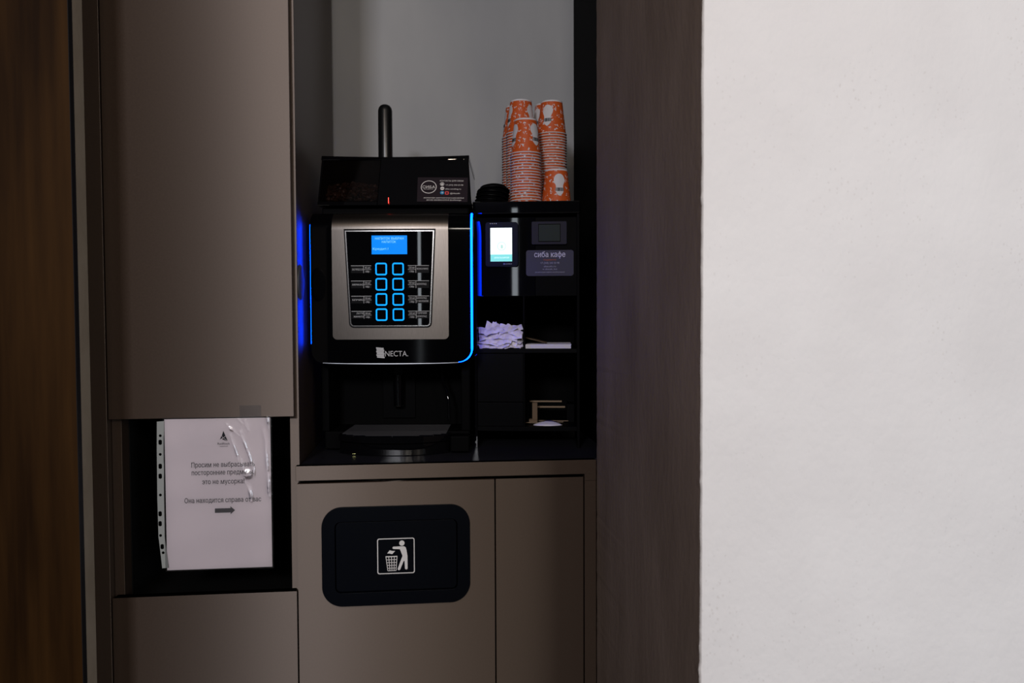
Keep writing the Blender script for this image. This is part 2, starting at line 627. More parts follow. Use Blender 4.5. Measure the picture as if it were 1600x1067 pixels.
struct(link('wall_right', plaster_corner(), [WHITEPL, TAUPEPL]))
struct(link('wall_left', B((-2.4, XLW, -0.18, 0.70, 0.0, 2.62)), LEFTPL, bevel=0.002))
struct(link('wall_niche', B((0.43, 0.46, 0.0, 0.70, 0.0, 2.62)), DARKLAM))

WX, WY = -0.6281, -0.20
d1 = struct(link('door_1', B((-1.9, WX, WY, WY + 0.0165, 0.02, 2.55)), WOOD))
link('edge_strip', B((WX, WX + 0.001, WY, WY + 0.0165, 0.02, 2.55)), BLACKRUB, d1)

# ------------------------------------------------------------------ tall cabinet on the left
tc = thing('tall_cabinet', 'tall taupe cabinet with an open dark shelf bay, left of the coffee machine', 'cabinet', (-0.47, 0.0, 0.0))


def cab(name, boxes, m, bev=0.0006, parent=tc, off=(-0.47, 0, 0)):
    bm = bmesh.new()
    for b in boxes:
        box(bm, b[0] - off[0], b[1] - off[0], b[2] - off[1], b[3] - off[1], b[4] - off[2], b[5] - off[2])
    return link(name, bm, m, parent, bevel=bev)


cab('side_panel', [(-0.6545, -0.6352, 0.022, 0.695, 0.0, 2.6)], LAM)
cab('side_panel', [(-0.2967, -0.2778, 0.0215, 0.668, 0.0, 2.6)], LAM)
cab('filler_strip', [(-0.6852, -0.6550, 0.0, 0.05, 0.0, 2.6)], LAM, 0.001)
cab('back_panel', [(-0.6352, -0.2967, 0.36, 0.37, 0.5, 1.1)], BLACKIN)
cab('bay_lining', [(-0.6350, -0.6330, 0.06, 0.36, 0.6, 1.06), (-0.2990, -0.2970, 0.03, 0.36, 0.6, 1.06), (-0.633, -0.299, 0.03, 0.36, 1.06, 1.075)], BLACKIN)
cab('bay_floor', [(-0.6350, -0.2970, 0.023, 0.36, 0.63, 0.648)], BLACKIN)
cab('upper_door', [(-0.6522, -0.2848, 0.0, 0.0200, 1.0401, 2.6)], LAM, 0.0008)
bm = bmesh.new()
o = -(-0.47)
# lower front: 20 mm panel whose rear top corners are mitred
zt, zb = 0.6735, 0.08
pf = [(-0.6522 + o, zb), (-0.2832 + o, zb), (-0.2832 + o, zt), (-0.6522 + o, zt)]
pb = [(-0.6522 + o, zb), (-0.2832 + o, zb), (-0.2832 + o, zt), (-0.6522 + o, zt)]
va = [bm.verts.new((x, 0.0, z)) for x, z in pf]
vb = [bm.verts.new((x + (0.004 if x < 0 else -0.004) * (z > 0.5), 0.022, z)) for x, z in pb]
bm.faces.new(va); bm.faces.new(vb[::-1])
for k in range(4):
    bm.faces.new((va[k], va[(k + 1) % 4], vb[(k + 1) % 4], vb[k]))
link('lower_front', bm, LAM, tc, bevel=0.0008)
# round cable cover on the niche side of the right panel
bm = bmesh.new()
lathe(bm, [(0, 0.0036), (0.032, 0.0036), (0.0355, 0.0030), (0.0378, 0.0014), (0.038, 0.0)], 48)
bmesh.ops.transform(bm, matrix=Matrix.Translation((-0.2778 + 0.47, 0.062, 1.3195)) @ Matrix.Rotation(R(90), 4, 'Y'), verts=bm.verts[:])
link('round_cover', bm, GREYCAP, tc, smooth=True)

# ------------------------------------------------------------------ base cabinet and worktop
bc = thing('base_cabinet', 'low taupe cabinet with a black waste flap, under the coffee machine', 'cabinet', (0.03, 0.0, 0.0))
bo = (0.03, 0, 0)
cab('carcass', [(-0.2765, -0.262, 0.024, 0.69, 0.0, 0.903), (0.3255, 0.345, 0.024, 0.69, 0.0, 0.903), (-0.262, 0.3255, 0.67, 0.69, 0.0, 0.903),
                (-0.262, 0.3255, 0.024, 0.67, 0.06, 0.08), (0.1220, 0.1420, 0.024, 0.67, 0.08, 0.903), (-0.262, 0.3255, 0.03, 0.06, 0.85, 0.903)], BLACKIN, 0, bc, bo)
cab('filler_strip', [(0.3262, 0.3515, 0.0, 0.022, 0.0, 0.8905)], LAM, 0.0006, bc, bo)
dB = cab('door', [(0.1336, 0.3234, 0.0, 0.020, 0.08, 0.8990)], LAM, 0.0006, bc, bo)
FX, FZ = -0.0764, 0.7435
bm = P([[(-0.2802 - 0.03, 0.08), (0.1308 - 0.03, 0.08), (0.1308 - 0.03, 0.8985), (-0.2802 - 0.03, 0.8985)], rrect(FX - 0.03, FZ, 0.285, 0.180, 0.02)], 0.0, 0.020)
dA = link('door', bm, LAM, bc)
# waste flap
oz = -0.03
fl = link('flap_frame', P([rrect(FX + oz, FZ, 0.3095, 0.2095, 0.042, 12), rrect(FX + oz, FZ - 0.0015, 0.256, 0.1505, 0.012)], -0.0045, 0.010), SLATE, dA, bevel=0.0022, seg=3)
link('flap', P([rrect(FX + oz, FZ - 0.0015, 0.2515, 0.1460, 0.010)], -0.0005, 0.006), SLATE, dA, bevel=0.0012)
pz = -0.0010
bm = bmesh.new()
gx0, gz0, gs = -0.1168 + oz, 0.7032, 0.0782 / 313.0


def gp(x, y):
    return (gx0 + (x - 577) * gs, gz0 + (708 - y) * gs)


c = gp(733, 556)
plate(bm, [rrect(c[0], c[1], 313 * gs, 303 * gs, 0.0045), rrect(c[0], c[1], 298 * gs, 288 * gs, 0.0032)], pz, pz + 0.0004)
hp = gp(783, 448)
poly(bm, circ(hp[0], hp[1], 22.5 * gs), pz)


def capsule(bm, a, b, wa, wb, y):
    a, b = Vector(a), Vector(b)
    d = (b - a).normalized()
    ang = math.atan2(d.y, d.x)
    pts = []
    for k in range(9):
        t = ang + math.pi / 2 + math.pi * k / 8
        pts.append((a.x + wa * math.cos(t), a.y + wa * math.sin(t)))
    for k in range(9):
        t = ang - math.pi / 2 + math.pi * k / 8
        pts.append((b.x + wb * math.cos(t), b.y + wb * math.sin(t)))
    poly(bm, pts, y)


capsule(bm, gp(714, 486), gp(790, 488), 10 * gs, 13 * gs, pz)
poly(bm, [gp(*q) for q in ((768, 478), (803, 476), (815, 486), (822, 512), (829, 560), (829, 600), (782, 600), (786, 552), (766, 500))], pz - 0.00005)
capsule(bm, gp(794, 575), gp(757, 667), 13 * gs, 11 * gs, pz - 0.0001)
capsule(bm, gp(816, 575), gp(818, 663), 13 * gs, 11 * gs, pz - 0.00015)
poly(bm, [gp(*q) for q in ((660, 532), (680, 506), (700, 512), (726, 513), (712, 528), (702, 540), (680, 534))], pz)
for t in (0, 0.25, 0.5, 0.75, 1):
    stroke(bm, gp(648 + 94 * t, 558), gp(664 + 68 * t, 680), 5.5 * gs, pz)
for t in (0.0, 0.22, 0.42, 0.62, 0.82, 1.0):
    stroke(bm, gp(646 + 18 * t, 560 + 120 * t), gp(744 - 12 * t, 560 + 120 * t), (9 if t == 0 else 5) * gs, pz - 0.00004)
link('pictogram', bm, PRINT, dA)

wt = thing('worktop', 'thin dark worktop with a taupe front edge, under the coffee machine', 'worktop', (0.03, 0, 0.905))
WZ = 0.9351
cab('slab', [(-0.2765, 0.398, 0.019, 0.695, 0.9048, WZ)], TOPLAM, 0.0006, wt, (0.03, 0, 0.905))
cab('front_edge', [(-0.2830, 0.3516, 0.0, 0.018, 0.9052, WZ + 0.0006), (0.3262, 0.3516, 0.0, 0.018, 0.8908, 0.9054)], LAM, 0.0006, wt, (0.03, 0, 0.905))

# ------------------------------------------------------------------ coffee machine
MY = R(-5.8)
mo = Vector((-0.0899, 0.0971, WZ))
cm = thing('coffee_machine', 'black coffee machine with silver frame, blue screen and glowing buttons on the worktop', 'coffee machine', mo, MY)


def mpart(name, bm, m, parent=cm, **k):
    return link(name, bm, m, parent, **k)


def door_w(u, v):
    w = 0.004 + 0.006 * (u / 0.18) ** 2
    if v > 0.503:
        t = min(1.0, (v - 0.503) / 0.0405)
        w += 0.040 * (1 - math.sqrt(max(0, 1 - t * t)))
    return w


def skin(half, v0, v1, off, back, nu=24, nv=60, rb=0.0, rt=0.0, cu=0.0):
    """slab that follows the curved door face; half(v) gives half width"""
    bm = bmesh.new()
    vs = [v0 + (v1 - v0) * i / nv for i in range(nv + 1)]
    for rr, base, sg in ((rb, v0, 1), (rt, v1, -1)):
        if rr:
            for k in range(1, 8):
                vs.append(base + sg * rr * (1 - math.cos(math.pi / 2 * k / 8)))
    vs = sorted(set(round(v, 6) for v in vs))
    F, K = [], []
    for v in vs:
        h = half(v)
        if rb and v < v0 + rb:
            h -= rb - math.sqrt(max(0, rb * rb - (v0 + rb - v) ** 2))
        if rt and v > v1 - rt:
            h -= rt - math.sqrt(max(0, rt * rt - (v - v1 + rt) ** 2))
        us = [cu - h + 2 * h * i / nu for i in range(nu + 1)]
        F.append([bm.verts.new((u, door_w(u, v) - off, v)) for u in us])
        K.append([bm.verts.new((u, back if back is not None else door_w(u, v) - off + 0.002, v)) for u in us])
    for G, fl in ((F, False), (K, True)):
        for a, b in zip(G, G[1:]):
            for i in range(nu):
                q = (a[i], a[i + 1], b[i + 1], b[i])
                bm.faces.new(q[::-1] if fl else q)
    n = len(vs)
    for i in range(n - 1):
        for e in (0, nu):
            bm.faces.new((F[i][e], F[i + 1][e], K[i + 1][e], K[i][e]))
    for i in range(nu):
        for e in (0, n - 1):
            bm.faces.new((F[e][i], F[e][i + 1], K[e][i + 1], K[e][i]))
    return bm


body = bmesh.new()
box(body, -0.172, 0.171, 0.20, 0.50, 0.004, 0.556)
box(body, -0.172, -0.155, 0.075, 0.20, 0.045, 0.21)
box(body, 0.150, 0.171, 0.075, 0.20, 0.045, 0.21)
box(body, -0.166, 0.170, 0.075, 0.20, 0.004, 0.045)
box(body, 0.128, 0.171, 0.030, 0.075, 0.004, 0.040)
box(body, -0.166, 0.170, 0.075, 0.21, 0.540, 0.560)
for x in (-0.14, 0.14):
    for y in (0.10, 0.46):
        box(body, x - 0.012, x + 0.012, y - 0.012, y + 0.012, 0.0, 0.005)
mpart('body', body, MATTBLACK, bevel=0.003)
mpart('front_door', skin(lambda v: 0.1775, 0.207, 0.541, 0.0, 0.19, rb=0.028), DOORBLACK, smooth=True)
mpart('silver_frame', skin(lambda v: 0.1285, 0.2600, 0.5405, 0.0030, None, rb=0.010, nv=80), SILVER, smooth=True)


def pan_half(v):
    return 0.0885 + (0.0985 - 0.0885) * (v - 0.2885) / (0.5015 - 0.2885)


mpart('trim_gap', skin(lambda v: pan_half(v) + 0.0025, 0.2860, 0.5035, 0.0052, None, rb=0.010), BLACKRUB, smooth=True)
mpart('chrome_trim', skin(lambda v: pan_half(v) - 0.0002, 0.2888, 0.4998, 0.0060, None, rb=0.008), CHROME, smooth=True)
PANEL_OFF = 0.0070
mpart('control_panel', skin(lambda v: pan_half(v) - 0.0026, 0.2912, 0.4976, PANEL_OFF, None, rb=0.0065), GLOSS, smooth=True)


def on_panel(bm, off=PANEL_OFF + 0.0003):
    """bend flat lettering drawn in XZ onto the panel face"""
    for axis in (0, 2):
        for i in range(-8, 20):
            co = Vector((0, 0, 0)); no = Vector((0, 0, 0))
            co[axis] = (0.012 * i) if axis == 0 else (0.28 + 0.012 * i)
            no[axis] = 1
            bmesh.ops.bisect_plane(bm, geom=bm.verts[:] + bm.edges[:] + bm.faces[:], plane_co=co, plane_no=no)
    for v in bm.verts:
        v.co.y = door_w(v.co.x, v.co.z) - off + v.co.y
    return bm


scr = mpart('screen', on_panel(P([[(-0.0392, 0.4475), (0.0388, 0.4475), (0.0388, 0.4885), (-0.0392, 0.4885)]], -0.0003, 0.0003)), LCD)
bm = bmesh.new()
text_into(bm, 'НАПИТОК ВЫБРАН', 0.0, -0.0006, 0.4795, size=0.0072, width=0.063, align='CENTER')
text_into(bm, 'НАПИТОК', -0.001, -0.0006, 0.4720, size=0.0072, width=0.031, align='CENTER')
text_into(bm, 'Кредит.!', -0.0365, -0.0006, 0.4570, size=0.0068, width=0.034)
mpart('lettering', on_panel(bm), LCDTXT, scr)

names_l = (('ЭСПРЕССО',), ('АМЕРИКАНО',), ('КАПУЧИНО',), ('ЛАТТЕ', 'МАКИАТО'))
vol_l = ('40 мл', '150 мл', '150 мл', '350 мл')
pr_l = ('100р', '100р', '120р', '120р')
names_r = (('МОККАЧИНО',), ('ШОКОЛАД',), ('ШОКОЛАД', 'С МОЛОКОМ'), ('ГОРЯЧИЙ', 'ШОКОЛАД'))
vol_r = ('220 мл', '150 мл', '150 мл', '150 мл')
pr_r = ('120р', '120р', '130р', '120р')
for k in range(4):
    zc = 0.4150 - 0.0334 * k
    for sx in (-1, 1):
        ux = 0.0186 * sx
        bt = mpart('button', on_panel(P([rrect(ux, zc, 0.0205, 0.0215, 0.003)], -0.0012, 0.001)), GLOSS)
        mpart('ring_light', on_panel(P([rrect(ux, zc, 0.0252, 0.0274, 0.005), rrect(ux, zc, 0.0194, 0.0212, 0.0022)], -0.0016, 0.0008)), RING, bt)
        # price label beside the button
        if sx < 0:
            xa, xb = -0.0855, -0.0405
            xm = -0.0575
        else:
            xa, xb = 0.0400, 0.0865
            xm = 0.0575
        lb = mpart('price_label', on_panel(P([[(xa, zc - 0.0085), (xb, zc - 0.0085), (xb, zc + 0.0075), (xa, zc + 0.0075)]], -0.0002, 0.0003)), LABELBG)
        bm = bmesh.new()
        y = -0.0005
        hline(bm, xa, xb, zc + 0.0075, 0.0009, y)
        quad(bm, xm - 0.0004, xm + 0.0004, zc - 0.0085, zc + 0.0070, y)
        nm = (names_l if sx < 0 else names_r)[k]
        vo = (vol_l if sx < 0 else vol_r)[k]
        pr = (pr_l if sx < 0 else pr_r)[k]
        if sx < 0:
            hline(bm, xm, xb, zc - 0.0008, 0.0006, y)
            text_into(bm, vo, (xm + xb) / 2, y, zc + 0.0012, size=0.0052, width=0.0115, align='CENTER')
            text_into(bm, pr, (xm + xb) / 2, y, zc - 0.0070, size=0.0052, width=0.0085, align='CENTER')
            for i, t in enumerate(nm):
                text_into(bm, t, xm - 0.0015, y, zc - 0.0025 + (0.0035 if len(nm) > 1 else 0) - 0.0070 * i, size=0.0052, width=min(0.0245, 0.0030 * len(t)), align='RIGHT')
        else:
            hline(bm, xa, xm, zc - 0.0008, 0.0006, y)
            text_into(bm, vo, (xm + xa) / 2, y, zc + 0.0012, size=0.0052, width=0.0125, align='CENTER')
            text_into(bm, pr, (xm + xa) / 2, y, zc - 0.0070, size=0.0052, width=0.0095, align='CENTER')
            for i, t in enumerate(nm):
                text_into(bm, t, xm + 0.0020, y, zc - 0.0015 + (0.0028 if len(nm) > 1 else 0) - 0.0070 * i, size=0.0052, width=min(0.0250, 0.0030 * len(t)), align='LEFT')
        mpart('lettering', on_panel(bm), DIMPRINT, lb)

# maker's mark under the frame
bm = bmesh.new()
for i in range(6):
    zt_ = 0.2425 - 0.0039 * i
    x0 = -0.0335 + 0.0002 * i + (0.0006 if i % 2 else -0.0004)
    poly(bm, [(x0 + 0.0012, zt_ - 0.0034), (x0 + 0.0175, zt_ - 0.0048), (x0 + 0.0182, zt_ - 0.0014), (x0 + 0.001, zt_)], 0)
lg = mpart('brand_mark', on_panel(bm, 0.0006), DIMPRINT)
bm = bmesh.new()
text_into(bm, 'NECTA.', -0.0130, 0, 0.2225, size=0.0170, width=0.0510)
mpart('brand_lettering', on_panel(bm, 0.0006), DIMPRINT)

# light strips around the door edge
bm = bmesh.new()
pts = []
for i in range(30):
    v = 0.5390 - (0.5390 - 0.2390) * i / 29
    pts.append((0.1795, door_w(0.1795, v), v))
for k in range(1, 10):
    a = math.pi / 2 * k / 9
    u, v = 0.1795 - 0.030 * (1 - math.cos(a)), 0.2390 - 0.030 * math.sin(a)
    pts.append((u, door_w(u, v) + 0.001, v))
tube(bm, pts, [0.0026] * 30 + [0.0020 - 0.0001 * k for k in range(9)], 8)
mpart('light_strip', bm, LED, smooth=True)
bm = bmesh.new()
tube(bm, [(0.150 - 0.302 * i / 30, door_w(0.150 - 0.302 * i / 30, 0.2085) + 0.001, 0.2080 - 0.0022 * (1 - ((0.150 - 0.302 * i / 30) / 0.15) ** 2) ) for i in range(31)], 0.0011, 8)
mpart('light_guide', bm, LEDWHITE, smooth=True)
bm = bmesh.new()
tube(bm, [(-0.1768, door_w(-0.1792, v) + 0.006, v) for v in [0.5150 - 0.265 * i / 24 for i in range(25)]], 0.0028, 8)
mpart('light_strip', bm, LEDSIDE, smooth=True)

# bean hopper
hp = bmesh.new()


def taper(bm, u0b, u1b, u0t, u1t, v0, v1, wb0, wt0, w1):
    c = [(u0b, wb0, v0), (u1b, wb0, v0), (u1b, w1, v0), (u0b, w1, v0), (u0t, wt0, v1), (u1t, wt0, v1), (u1t, w1, v1), (u0t, w1, v1)]
    v = [bm.verts.new(p) for p in c]
    for f in ((0, 1, 2, 3), (7, 6, 5, 4), (0, 4, 5, 1), (1, 5, 6, 2), (2, 6, 7, 3), (3, 7, 4, 0)):
        bm.faces.new([v[i] for i in f])


taper(hp, -0.036, 0.1780, -0.036, 0.1690, 0.5620, 0.6760, 0.052, 0.112, 0.40)      # right, closed bay
taper(hp, -0.1710, -0.036, -0.1720, -0.036, 0.5620, 0.5720, 0.052, 0.057, 0.40)      # floor of the bean bay
taper(hp, -0.1740, -0.165, -0.1740, -0.165, 0.5720, 0.6760, 0.30, 0.30, 0.40)
taper(hp, -0.165, -0.036, -0.165, -0.036, 0.5720, 0.6760, 0.33, 0.33, 0.40)
taper(hp, -0.1715, -0.1680, -0.1740, -0.1690, 0.5720, 0.6760, 0.058, 0.112, 0.30)
hop = mpart('hopper', hp, GLOSS, bevel=0.0015)
bm = bmesh.new()
N = 24
for i in range(N + 1):
    pass
rows = []
for i in range(N + 1):
    u = -0.1755 + 0.3455 * i / N
    s = 0.0032 * (1 - (2 * i / N - 1) ** 2)
    rows.append([bm.verts.new(p) for p in ((u, 0.1118, 0.6755), (u, 0.1180, 0.6870 - s), (u, 0.40, 0.6885 - s), (u, 0.40, 0.6755))])
for a, b in zip(rows, rows[1:]):
    for k in range(4):
        bm.faces.new((a[k], a[(k + 1) % 4], b[(k + 1) % 4], b[k]))
bm.faces.new(rows[0]); bm.faces.new(rows[-1][::-1])
mpart('lid', bm, GLOSS, hop, bevel=0.0015)
bm = bmesh.new()
taper(bm, -0.1690, -0.0365, -0.1690, -0.0365, 0.5722, 0.6755, 0.0585, 0.1125, 0.0600)
for v in bm.verts:
    if abs(v.co.y - 0.0600) < 1e-6:
        v.co.y = (0.0605 if v.co.z < 0.6 else 0.1145)
mpart('window', bm, SMOKE, hop)
bm = bmesh.new()
rnd = random.Random(5)
for i in range(420):
    x = rnd.uniform(-0.158, -0.044)
    z = 0.578 + rnd.random() * 0.048 * (1 - 0.25 * abs((x + 0.10) / 0.06))
    y = 0.074 + (z - 0.572) * 0.52 + rnd.uniform(0.004, 0.03)
    a = bmesh.ops.create_icosphere(bm, subdivisions=1, radius=0.0052)
    m4 = Matrix.Translation((x, y, z)) @ Matrix.Rotation(rnd.uniform(0, 6), 4, Vector((rnd.random(), rnd.random(), rnd.random())).normalized()) @ Matrix.Diagonal((1.0, 0.7, 0.6, 1))
    bmesh.ops.transform(bm, matrix=m4, verts=a['verts'])
be = mpart('coffee_beans', bm, BEANS, hop, smooth=True)
be['kind'] = 'stuff'
mpart('indicator', B((-0.0100, -0.0089, 0.0495, 0.0520, 0.5660, 0.5790)), REDLED, hop)
bm = bmesh.new()
lathe(bm, [(0, 0.150), (0.006, 0.1495), (0.012, 0.1465), (0.0158, 0.141), (0.0175, 0.134), (0.0177, 0.0), (0, 0)], 32, (-0.0440, 0.235, 0.6855))
mpart('tube', bm, TUBEM, smooth=True)

# cup bay
mpart('bay_panel', B((-0.050, 0.030, 0.194, 0.201, 0.060, 0.206)), SATBLACK, bevel=0.001)
bm = bmesh.new()
lathe(bm, [(0, 0.075), (0.012, 0.075), (0.013, 0.06), (0.0115, 0.0), (0.0085, 0.0), (0.0085, 0.01), (0, 0.01)], 24, (-0.0082, 0.172, 0.0930))
box(bm, -0.019, 0.003, 0.172, 0.198, 0.135, 0.185)
sp = mpart('spout', bm, GLOSS, smooth=True)
bm = bmesh.new()
tube(bm, [(-0.0082 + 0.0112 * math.cos(t), 0.172 + 0.0112 * math.sin(t), 0.0935) for t in [2 * math.pi * i / 24 for i in range(25)]], 0.0011, 8, cap=False)
mpart('rim', bm, CHROME, sp, smooth=True)
bm = bmesh.new()
tube(bm, [(0.1020, 0.14, 0.206), (0.1020, 0.135, 0.17), (0.106, 0.125, 0.150), (0.114, 0.115, 0.135), (0.1185, 0.110, 0.110), (0.1195, 0.108, 0.066)], [0.004, 0.004, 0.004, 0.0035, 0.003, 0.003], 10)
mpart('water_pipe', bm, GLOSS, smooth=True)


def tray_w(u):
    return 0.0 + 0.065 * (abs(u) / 0.150) ** 2.6


bm = bmesh.new()


def tray(bm, hw, v0, v1, ins):
    us = [-hw + 2 * hw * i / 40 for i in range(41)]
    a = [bm.verts.new((u, tray_w(u) + ins, v0)) for u in us] + [bm.verts.new((hw, 0.195, v0)), bm.verts.new((-hw, 0.195, v0))]
    b = [bm.verts.new((v.co.x, v.co.y, v1)) for v in a]
    n = len(a)
    for i in range(n):
        bm.faces.new((a[i], a[(i + 1) % n], b[(i + 1) % n], b[i]))
    bm.faces.new(a[::-1]); bm.faces.new(b)


tray(bm, 0.1240, 0.0008, 0.0262, 0.002)
mpart('waste_drawer', bm, GLOSS, bevel=0.001)
bm = bmesh.new()
tray(bm, 0.1270, 0.0278, 0.0425, 0.0)
dt = mpart('drip_tray', bm, GLOSS, bevel=0.0015)
bm = bmesh.new()
for i in range(17):
    y = 0.012 + 0.0105 * i
    hw = 0.150 * (max(0, (y - 0.006)) / 0.065) ** (1 / 2.6) if y < 0.068 else 0.118
    hw = min(hw, 0.118)
    tube(bm, [(-hw, y, 0.0445), (hw, y, 0.0445)], 0.0016, 8)
for x in (-0.09, -0.045, 0.0, 0.045, 0.09):
    y0 = tray_w(x) + 0.010
    tube(bm, [(x, y0, 0.0438), (x, 0.185, 0.0438)], 0.0013, 6)
mpart('grid', bm, GRIDM, dt, smooth=True)
mpart('glint_spot', P([circ(-0.0865, 0.0035, 0.004, 0.0009)], tray_w(-0.0865) - 0.0002, tray_w(-0.0865) + 0.003), mat('green glint', (0.5, 0.5, 0.2), 0.3, 0.5, 1.0))  # green glint of light at the drawer foot, put in as a metallic spot

# ------------------------------------------------------------------ side stand with the payment panel
SY = R(-9.1)
so = Vector((0.2182, 0.17, WZ))
SM = Matrix.Translation(so) @ Matrix.Rotation(SY, 4, 'Z')
st = thing('payment_stand', 'tall black gloss stand right of the coffee machine, carrying the payment devices and cups', 'stand', so, SY)
link('side_panel', B((-0.119, -0.113, 0.0, 0.34, 0.0, 0.5475)), GLOSS, st, bevel=0.0006)
link('side_panel', B((0.121, 0.127, 0.0, 0.34, 0.0, 0.5475)), MATTBLACK, st, bevel=0.0006)
link('back_panel', B((-0.113, 0.121, 0.334, 0.34, 0.04, 0.5475)), MATTBLACK, st)
link('top_board', B((-0.121, 0.129, -0.004, 0.345, 0.548, 0.577)), GLOSS, st, bevel=0.0025)
link('gloss_panel', B((-0.1128, 0.0240, 0.0, 0.006, 0.357, 0.5395)), GLOSS, st, bevel=0.0008)
link('matt_panel', B((0.0243, 0.1208, 0.001, 0.007, 0.357, 0.5395)), MATTBLACK, st, bevel=0.0006)
link('shelf', B((-0.113, 0.121, 0.001, 0.33, 0.2235, 0.2335)), SATBLACK, st, bevel=0.0006)
link('divider', B((-0.0045, -0.0015, 0.002, 0.33, 0.2335, 0.357), (-0.0045, -0.0015, 0.002, 0.33, 0.05, 0.2235)), MATTBLACK, st)
link('drawer', B((-0.1125, -0.0048, 0.002, 0.012, 0.1085, 0.222)), SATBLACK, st, bevel=0.0008)
link('drawer', B((-0.1125, -0.0048, 0.002, 0.012, 0.0510, 0.1070)), SATBLACK, st, bevel=0.0008)
link('bottom_board', B((-0.113, 0.121, 0.002, 0.33, 0.040, 0.050)), SATBLACK, st, bevel=0.0006)

# payment terminal
pt = thing('payment_terminal', 'navy card terminal with a lit white screen on the black stand', 'card terminal', SM @ Vector((-0.0528, 0.0, 0.4762)), SY)
body = link('case', P([rrect(0, 0, 0.0750, 0.1020, 0.006)], -0.0170, -0.0006), NAVY, pt, bevel=0.002, seg=3)
link('bezel', P([rrect(0, -0.001, 0.0690, 0.0950, 0.003)], -0.0180, -0.0165), NAVY, pt, bevel=0.0006)
tsc = link('screen', B((-0.0260, 0.0242, -0.0185, -0.0178, -0.0395, 0.0378)), TSCREEN, pt)
bm = bmesh.new()
quad(bm, -0.0260, 0.0242, -0.0395, -0.0235, -0.0187)
link('button_bar', bm, TTEAL, tsc)
bm = bmesh.new()
text_into(bm, 'Приложите карту', 0.0, -0.0187, 0.0245, size=0.0050, width=0.042, align='CENTER')
text_into(bm, 'или телефон', 0.0, -0.0187, 0.0185, size=0.0050, width=0.032, align='CENTER')
text_into(bm, 'к экрану', 0.0, -0.0187, 0.0130, size=0.0045, width=0.019, align='CENTER')
link('lettering', bm, mat('pale grey characters', (0.1, 0.1, 0.1), 0.3, 0.3, 0, (0.72, 0.86, 0.86), 1.0), tsc)
bm = bmesh.new()
plate(bm, [circ(0, -0.0045, 0.0100), circ(0, -0.0045, 0.0088)], -0.0189, -0.0186)
plate(bm, [rrect(0.0005, -0.0055, 0.0050, 0.0080, 0.0012)], -0.0189, -0.0186)
link('icon', bm, TICON, tsc)
bm = bmesh.new()
text_into(bm, 'ОПЛАТА КАРТОЙ', 0.0, -0.0190, -0.0325, size=0.0042, width=0.034, align='CENTER')
link('lettering', bm, TSCREEN, tsc)
bm = bmesh.new()
for i in range(4):
    box(bm, -0.0270 + 0.0045 * i, -0.0248 + 0.0045 * i, -0.0182, -0.0178, 0.0470, 0.0485)
link('vent_marks', bm, DIMPRINT, pt)
bm = bmesh.new()
text_into(bm, '))) contact', 0.0040, -0.0182, -0.0462, size=0.0036, width=0.0200)
link('lettering', bm, DIMPRINT, pt)

rd = thing('reader_display', 'small dark grey device with an unlit square screen, right of the lit terminal', 'display', SM @ Vector((0.0569, 0.0, 0.5025)), SY)
link('case', P([rrect(0, 0, 0.0810, 0.0525, 0.003)], -0.0075, 0.0004), GREYBEZ, rd, bevel=0.0012)
link('screen_frame', P([rrect(0.0005, 0, 0.0515, 0.0415, 0.0012)], -0.0083, -0.0070), MATTBLACK, rd, bevel=0.0004)
link('screen', B((-0.0240, 0.0250, -0.0086, -0.0080, -0.0190, 0.0190)), GREENSCR, rd)

# contact cards
cd = thing('contact_card', 'dark slate card with rounded corners and white lettering, under the unlit square screen', 'card', SM @ Vector((0.0582, 0.0, 0.4333)), SY)
link('card', P([rrect(0, 0, 0.1105, 0.0598, 0.006)], -0.0009, -0.0001), CARDSLATE, cd)
bm = bmesh.new()
y = -0.00115
text_into(bm, 'сиба кафе', 0.0, y, 0.0140, size=0.0175, width=0.0720, align='CENTER', bold=0.016, serif=True)
link('title', bm, mat('violet white print', (0.50, 0.48, 0.60), 0.7, 0.2), cd)
bm = bmesh.new()
text_into(bm, 'поддержка', 0.0, y, 0.0060, size=0.0055, width=0.029, align='CENTER')
link('orange_line', bm, ORANGEDIM, cd)
bm = bmesh.new()
text_into(bm, '+7 (343) 243 53 98', 0.0, y, -0.0020, size=0.0062, width=0.0440, align='CENTER')
text_into(bm, 'sibacafe.ru', 0.0, y, -0.0095, size=0.0052, width=0.028, align='CENTER')
text_into(bm, 'w sibacafe_bot', 0.0, y, -0.0158, size=0.0052, width=0.034, align='CENTER')
text_into(bm, 'автоматическая кофейня самообслуживания', 0.0, y, -0.0225, size=0.0038, width=0.069, align='CENTER')
link('contact_lines', bm, mat('violet grey print', (0.26, 0.25, 0.33), 0.7, 0.2), cd)

# card leaning on the sloping hopper front
HB, HT = Vector((0, 0.052, 0.5620)), Vector((0, 0.112, 0.6760))
slope = math.atan2(HT.y - HB.y, HT.z - HB.z)
MM = Matrix.Translation(mo) @ Matrix.Rotation(MY, 4, 'Z')
vc = 0.5995
wc = HB.y + (vc - HB.z) * (HT.y - HB.y) / (HT.z - HB.z) - 0.0006
sc_ = thing('contact_card', 'black square-cornered card with a round white emblem on the coffee machine hopper', 'card', MM @ Vector((0.1110, wc, vc)), 0)
sc_.rotation_mode = 'XYZ'
sc_.rotation_euler = (Matrix.Rotation(MY, 4, 'Z') @ Matrix.Rotation(-slope, 4, 'X') @ Matrix.Rotation(R(0.8), 4, 'Y')).to_euler()
HS = 1 / math.cos(slope)
CW, CH = 0.1165, 0.0600 * HS
link('card', P([[(-CW / 2 + 0.002, -CH / 2), (CW / 2, -CH / 2), (CW / 2 - 0.001, CH / 2), (-CW / 2, CH / 2)]], -0.0006, 0.0004), CARDBLACK, sc_)
y = -0.0009
